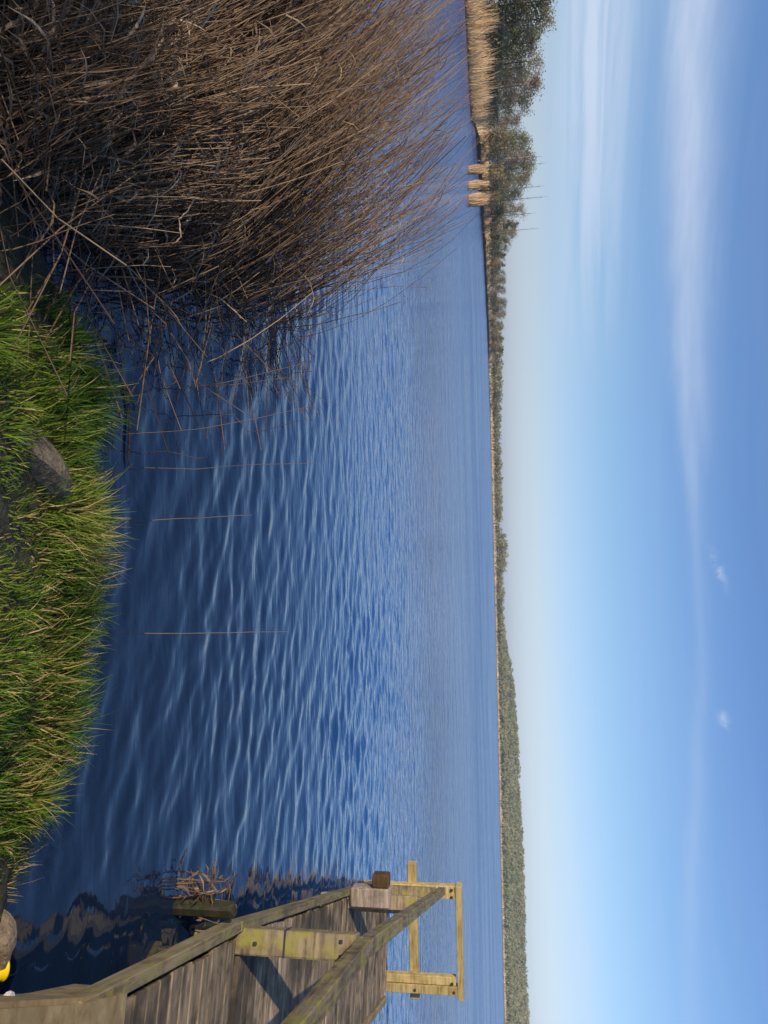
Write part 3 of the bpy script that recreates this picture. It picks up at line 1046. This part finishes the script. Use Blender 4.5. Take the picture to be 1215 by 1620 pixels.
# ------------------------------------------------------------------ stones and small things on the bank
def rock(name, loc, size, rot, mat, label, seed, cuts=9, cat='rock', sub=3):
    bm = bmesh.new()
    bmesh.ops.create_icosphere(bm, subdivisions=sub, radius=1)
    rs = random.Random(seed)
    planes = []
    for _ in range(cuts):
        nrm = Vector((rs.gauss(0, 1), rs.gauss(0, 1), rs.gauss(0, 1))).normalized()
        planes.append((nrm, rs.uniform(.55, .85)))
    for v in bm.verts:
        for nrm, d in planes:
            e = v.co.dot(nrm) - d
            if e > 0:
                v.co -= nrm * e * .92
        nn = float(fbm(np.array([v.co.x * 2.5 + seed]), np.array([v.co.y * 2.5 + v.co.z * 1.9]), 3)[0])
        v.co *= 1 + .10 * nn
        v.co = Vector((v.co.x * size[0], v.co.y * size[1], v.co.z * size[2]))
    me = bpy.data.meshes.new(name)
    bm.to_mesh(me)
    bm.free()
    me.materials.append(mat)
    o = link(name, me, loc=loc)
    o.rotation_euler = rot
    return tag(o, label, cat)


rock('boulder', (-.22, 2.70, .19), (.29, .12, .12), (.05, .12, .80), m_stone, 'grey brown boulder with a pointed end half buried in the bank grass', 4)
rock('boulder', (1.53, 2.50, .08), (.11, .14, .12), (.1, .1, .5), m_stone2, 'brown weathered stone at the water edge beside the yellow tub', 23)
rock('pebble', (1.70, 2.47, .20), (.028, .024, .022), (0, 0, .4), m_stone3, 'small white pebble lying at the foot of the wooden landing', 5, 5, 'pebble', 2)
rock('pebble', (.33, 3.10, .17), (.05, .035, .03), (0, 0, .2), m_stone2, 'pale flat stone at the grassy water edge', 8, 5, 'pebble', 2)

# yellow tub, only its rim end reaches into the picture
bm = bmesh.new()
prof = [(.0, .0), (.034, .0), (.036, .003), (.044, .085), (.049, .087), (.049, .094), (.043, .094), (.040, .087), (.033, .006), (0, .006)]
ns = 28
rows = []
for (r_, z_) in prof:
    rows.append([bm.verts.new((max(r_, .0004) * math.cos(6.2832 * i / ns), max(r_, .0004) * math.sin(6.2832 * i / ns), z_)) for i in range(ns)])
for a_, b_ in zip(rows[:-1], rows[1:]):
    for i in range(ns):
        bm.faces.new((a_[i], a_[(i + 1) % ns], b_[(i + 1) % ns], b_[i]))
me = bpy.data.meshes.new('plastic_tub')
bm.to_mesh(me)
bm.free()
for p_ in me.polygons:
    p_.use_smooth = True
me.materials.append(m_yellow)
o = link('plastic_tub', me, loc=(1.60, 2.44, .10))
o.rotation_euler = (R(-62), R(8), R(-8))
tag(o, 'bright yellow plastic tub lying on the bank beside the brown stone', 'tub')

# withered weed standing beside the jetty
A = Acc()
Wx, Wy = 2.22, 4.36
for i in range(9):
    x0, y0 = Wx + rng.normal(0, .06), Wy + rng.normal(0, .06)
    h_ = .14 + .22 * rng.random()
    lx_, ly_ = rng.normal(-.15, .25), rng.normal(0, .2)
    pts = np.array([(x0 + lx_ * h_ * t_ ** 1.4, y0 + ly_ * h_ * t_ ** 1.4, -.15 + (h_ + .15) * t_) for t_ in np.linspace(0, 1, 6)])[None]
    v, q = tubes(pts, np.linspace(.006, .003, 6)[None], 4)
    A.add(v, q, np.clip(.2 + rng.normal(0, .1, len(v)), 0, 1))
    for j in range(9):
        t_ = .45 + .55 * rng.random()
        p0 = np.array([x0 + lx_ * h_ * t_ ** 1.4, y0 + ly_ * h_ * t_ ** 1.4, -.15 + (h_ + .15) * t_])
        d_ = rng.normal(0, 1, 3)
        d_[2] = abs(d_[2]) * .6
        d_ /= np.linalg.norm(d_)
        l_ = .05 + .08 * rng.random()
        pth = np.array([[p0, p0 + d_ * l_ * .6, p0 + d_ * l_ + np.array([0, 0, -.02])]])
        sd_ = np.cross(d_, [0, 0, 1])[None]
        sd_ = sd_ / np.linalg.norm(sd_)
        v, q = ribbons(pth, np.array([[.008, .018, .004]]), sd_)
        A.add(v, q, np.clip(.35 + rng.normal(0, .2), 0, 1))
A.v = [a - np.array([Wx, Wy, 0]) for a in A.v]
tag(link('withered_weed', A.mesh('withered_weed', m_reed), loc=(Wx, Wy, 0)), 'withered brown weed standing in the water beside the jetty edge', 'weed')

# ------------------------------------------------------------------ the jetty
J = empty('jetty', (2.46, 4.44, 0), 'old weathered plank jetty with a mossy handrail running out into the lake', 'jetty')
ZD = .35
E0, E2, E4 = Vector((1.80, 2.65, 0)), Vector((2.455, 4.44, 0)), Vector((5.15, 10.62, 0))
WID = 1.45


def run(E_a, E_b, s0, s1):
    d = (E_b - E_a).normalized()
    nrm = Vector((d.y, -d.x, 0))
    return d, nrm


pl_meshes = {}
plank_meshes = [box_mesh('plank', 1.33, .128, .034, m_plank, .005, 1, .002) for _ in range(6)]


def planks(Ea, Eb, s0, s1):
    d, nrm = run(Ea, Eb, s0, s1)
    s = s0
    while s < s1:
        o = link('plank', random.choice(plank_meshes), J)
        c = Ea + d * (s + .064) + nrm * (.105 + .665 + random.uniform(-.012, .012))
        c.z = ZD - .017 + random.uniform(-.003, .003)
        M = (Matrix.Rotation(math.atan2(nrm.y, nrm.x) + random.uniform(-.006, .006), 4, 'Z') @ Matrix.Rotation(random.uniform(-.004, .004), 4, 'X'))
        M.translation = c - J.location
        o.matrix_local = M
        s += .137


d1, nn1 = run(E0, E2, 0, 0)
d2, nn2 = run(E2, E4, 0, 0)
planks(E0, E2, -.02, (E2 - E0).length - .06)
planks(E2, E4, .09, (E4 - E2).length - .02)


def V3(p, z):
    return Vector((p.x, p.y, z))


# edge timbers
beam('edge_beam', V3(E0 + nn1 * .045 + d1 * .01, ZD - .03), V3(E2 + nn1 * .045 - d1 * .01, ZD - .03), .06, .105, m_edge, J)
beam('edge_beam', V3(E2 + nn2 * .047 + d2 * .012, ZD - .03), V3(E4 + nn2 * .047, ZD - .03), .058, .10, m_edge, J)
beam('edge_beam', V3(E0 + nn1 * (WID + .04), ZD - .07), V3(E2 + nn1 * (WID + .04), ZD - .07), .08, .18, m_edge, J)
beam('edge_beam', V3(E2 + nn2 * (WID + .042) + d2 * .02, ZD - .07), V3(E4 + nn2 * (WID + .042), ZD - .07), .08, .18, m_edge, J)
# joists below, and cross beams on piles
for off in (.45, 1.0):
    beam('joist', V3(E0 + nn1 * off, ZD - .115), V3(E2 + nn1 * off - d1 * .05, ZD - .115), .07, .15, m_pile, J)
    beam('joist', V3(E2 + nn2 * off + d2 * .06, ZD - .115), V3(E4 + nn2 * off, ZD - .115), .07, .15, m_pile, J)
for s in (.5, 2.6, 4.5, 6.5):
    c = E2 + d2 * s
    beam('cross_beam', V3(c + nn2 * .10, ZD - .25), V3(c + nn2 * (WID - .02), ZD - .25), .1, .11, m_pile, J)
    for off in (.16, WID - .1):
        post('pile', c + nn2 * off, .13, .13, -1.2, ZD - .31, .4, m_pile, J)
for s in (.35, 1.5):
    c = E0 + d1 * s
    beam('cross_beam', V3(c + nn1 * .10, ZD - .25), V3(c + nn1 * (WID - .02), ZD - .25), .1, .11, m_pile, J)
    for off in (.16, WID - .1):
        post('pile', c + nn1 * off, .13, .13, -1.2, ZD - .31, .3, m_pile, J)
# dark mossy pile head outside the bend
post('pile', (2.335, 4.32), .09, .09, -1.2, .37, .25, m_pile, J, .02, .01)

# mossy posts and handrail
ZR = 1.125
PB = Vector((2.62, 4.50, 0))
post('railing_post', PB, .145, .14, ZD - .3, ZR - .055, R(-22), m_rail, J)
post('crack_band', PB, .149, .144, .625, .64, R(-22), m_dark, J, .001, 0)  # thin dark band standing for a crack across the post
beam('handrail', (PB.x - .03, PB.y - .05, ZR), (5.12, 10.2, ZR), .095, .09, m_rail, J)
beam('handrail', (1.74, 2.05, ZR - .003), (PB.x - .035, PB.y - .055, ZR - .003), .095, .088, m_rail, J)
post('railing_post', (1.82, 2.15), .13, .13, ZD - .3, ZR - .055, R(-20), m_rail, J)
q1 = Vector((4.06, 7.80, 0))
post('railing_post', q1, .14, .13, ZD - .3, ZR - .055, R(-23), m_rail, J)
post('railing_post', q1 + d2 * .28 + nn2 * .05, .13, .13, ZD - .3, ZR - .055, R(-23), m_rail, J)
post('railing_post', (5.02, 9.95), .13, .13, ZD - .3, ZR - .055, R(-23), m_rail, J)
# pale square pile outside the deck, with a brown block bolted on
pp = Vector((3.99, 7.78, 0))
p_o = post('pile', pp, .19, .19, ZD + .032, .80, R(-10), m_pale, J, .015)
p_o['label'] = 'pale square pile head standing proud of the deck edge'
blk = box_mesh('block', .13, .16, .17, m_cap, .01)
o = link('block', blk, p_o)
o.location = (-.162, 0, .10)

# new yellow end railing
L_, R_ = Vector((5.27, 10.50, 0)), Vector((6.63, 10.50, 0))
post('end_post', L_, .17, .12, -.6, 1.29, R(-6), m_new, J)
post('end_post', R_, .12, .12, -.6, 1.29, R(-6), m_new, J)
post('end_post', R_ + Vector((-.127, .01, 0)), .11, .11, -.6, 1.27, R(-6), m_new, J)
beam('top_rail', (L_.x - .10, L_.y, 1.335), (R_.x + .12, R_.y + .02, 1.335), .14, .085, m_new, J)
beam('mid_rail', (L_.x - .33, L_.y + .115, .68), (R_.x + .22, R_.y + .13, .68), .10, .125, m_new, J)

for p_, z_ in ((L_ + Vector((-.05, -.066, 0)), 1.24), (L_ + Vector((.05, -.066, 0)), 1.24), (L_ + Vector((0, -.066, 0)), .70), (R_ + Vector((0, -.066, 0)), 1.24), (R_ + Vector((-.12, -.066, 0)), 1.22), (R_ + Vector((0, -.066, 0)), .70)):
    post('bolt', p_, .035, .02, z_ - .017, z_ + .017, R(-6), m_dark, J, .005, 0)
for p_, z_ in ((PB + Vector((-.055, -.055, 0)), .98), (PB + Vector((.02, -.08, 0)), .98), (PB + Vector((-.02, -.07, 0)), .45)):
    post('bolt', p_, .022, .022, z_ - .011, z_ + .011, R(-22), m_dark, J, .003, 0)

# the landing where the jetty meets the bank
Ld = empty('landing', (1.9, 2.2, 0), 'tan mossy wooden landing between the bank and the jetty', 'landing')
bm = bmesh.new()
outl = [(1.50, 2.16), (1.795, 2.645), (1.97, 2.99), (2.9, 2.7), (2.6, .9), (1.2, 1.4)]
top = [bm.verts.new((x - 1.9, y - 2.2, .388)) for x, y in outl]
bot = [bm.verts.new((x - 1.9, y - 2.2, .13)) for x, y in outl]
bm.faces.new(top[::-1])
bm.faces.new(bot)
for i in range(len(outl)):
    j = (i + 1) % len(outl)
    bm.faces.new((top[i], top[j], bot[j], bot[i]))
bmesh.ops.recalc_face_normals(bm, faces=bm.faces)
bmesh.ops.bevel(bm, geom=list(bm.edges), offset=.018, segments=2, affect='EDGES')
me = bpy.data.meshes.new('landing_slab')
bm.to_mesh(me)
bm.free()
me.materials.append(m_tan)
link('slab', me, Ld)
for x, y in ((1.78, 2.35), (2.7, 2.0)):
    post('stilt', (x, y), .12, .12, -1.0, .125, .3, m_pile, Ld)
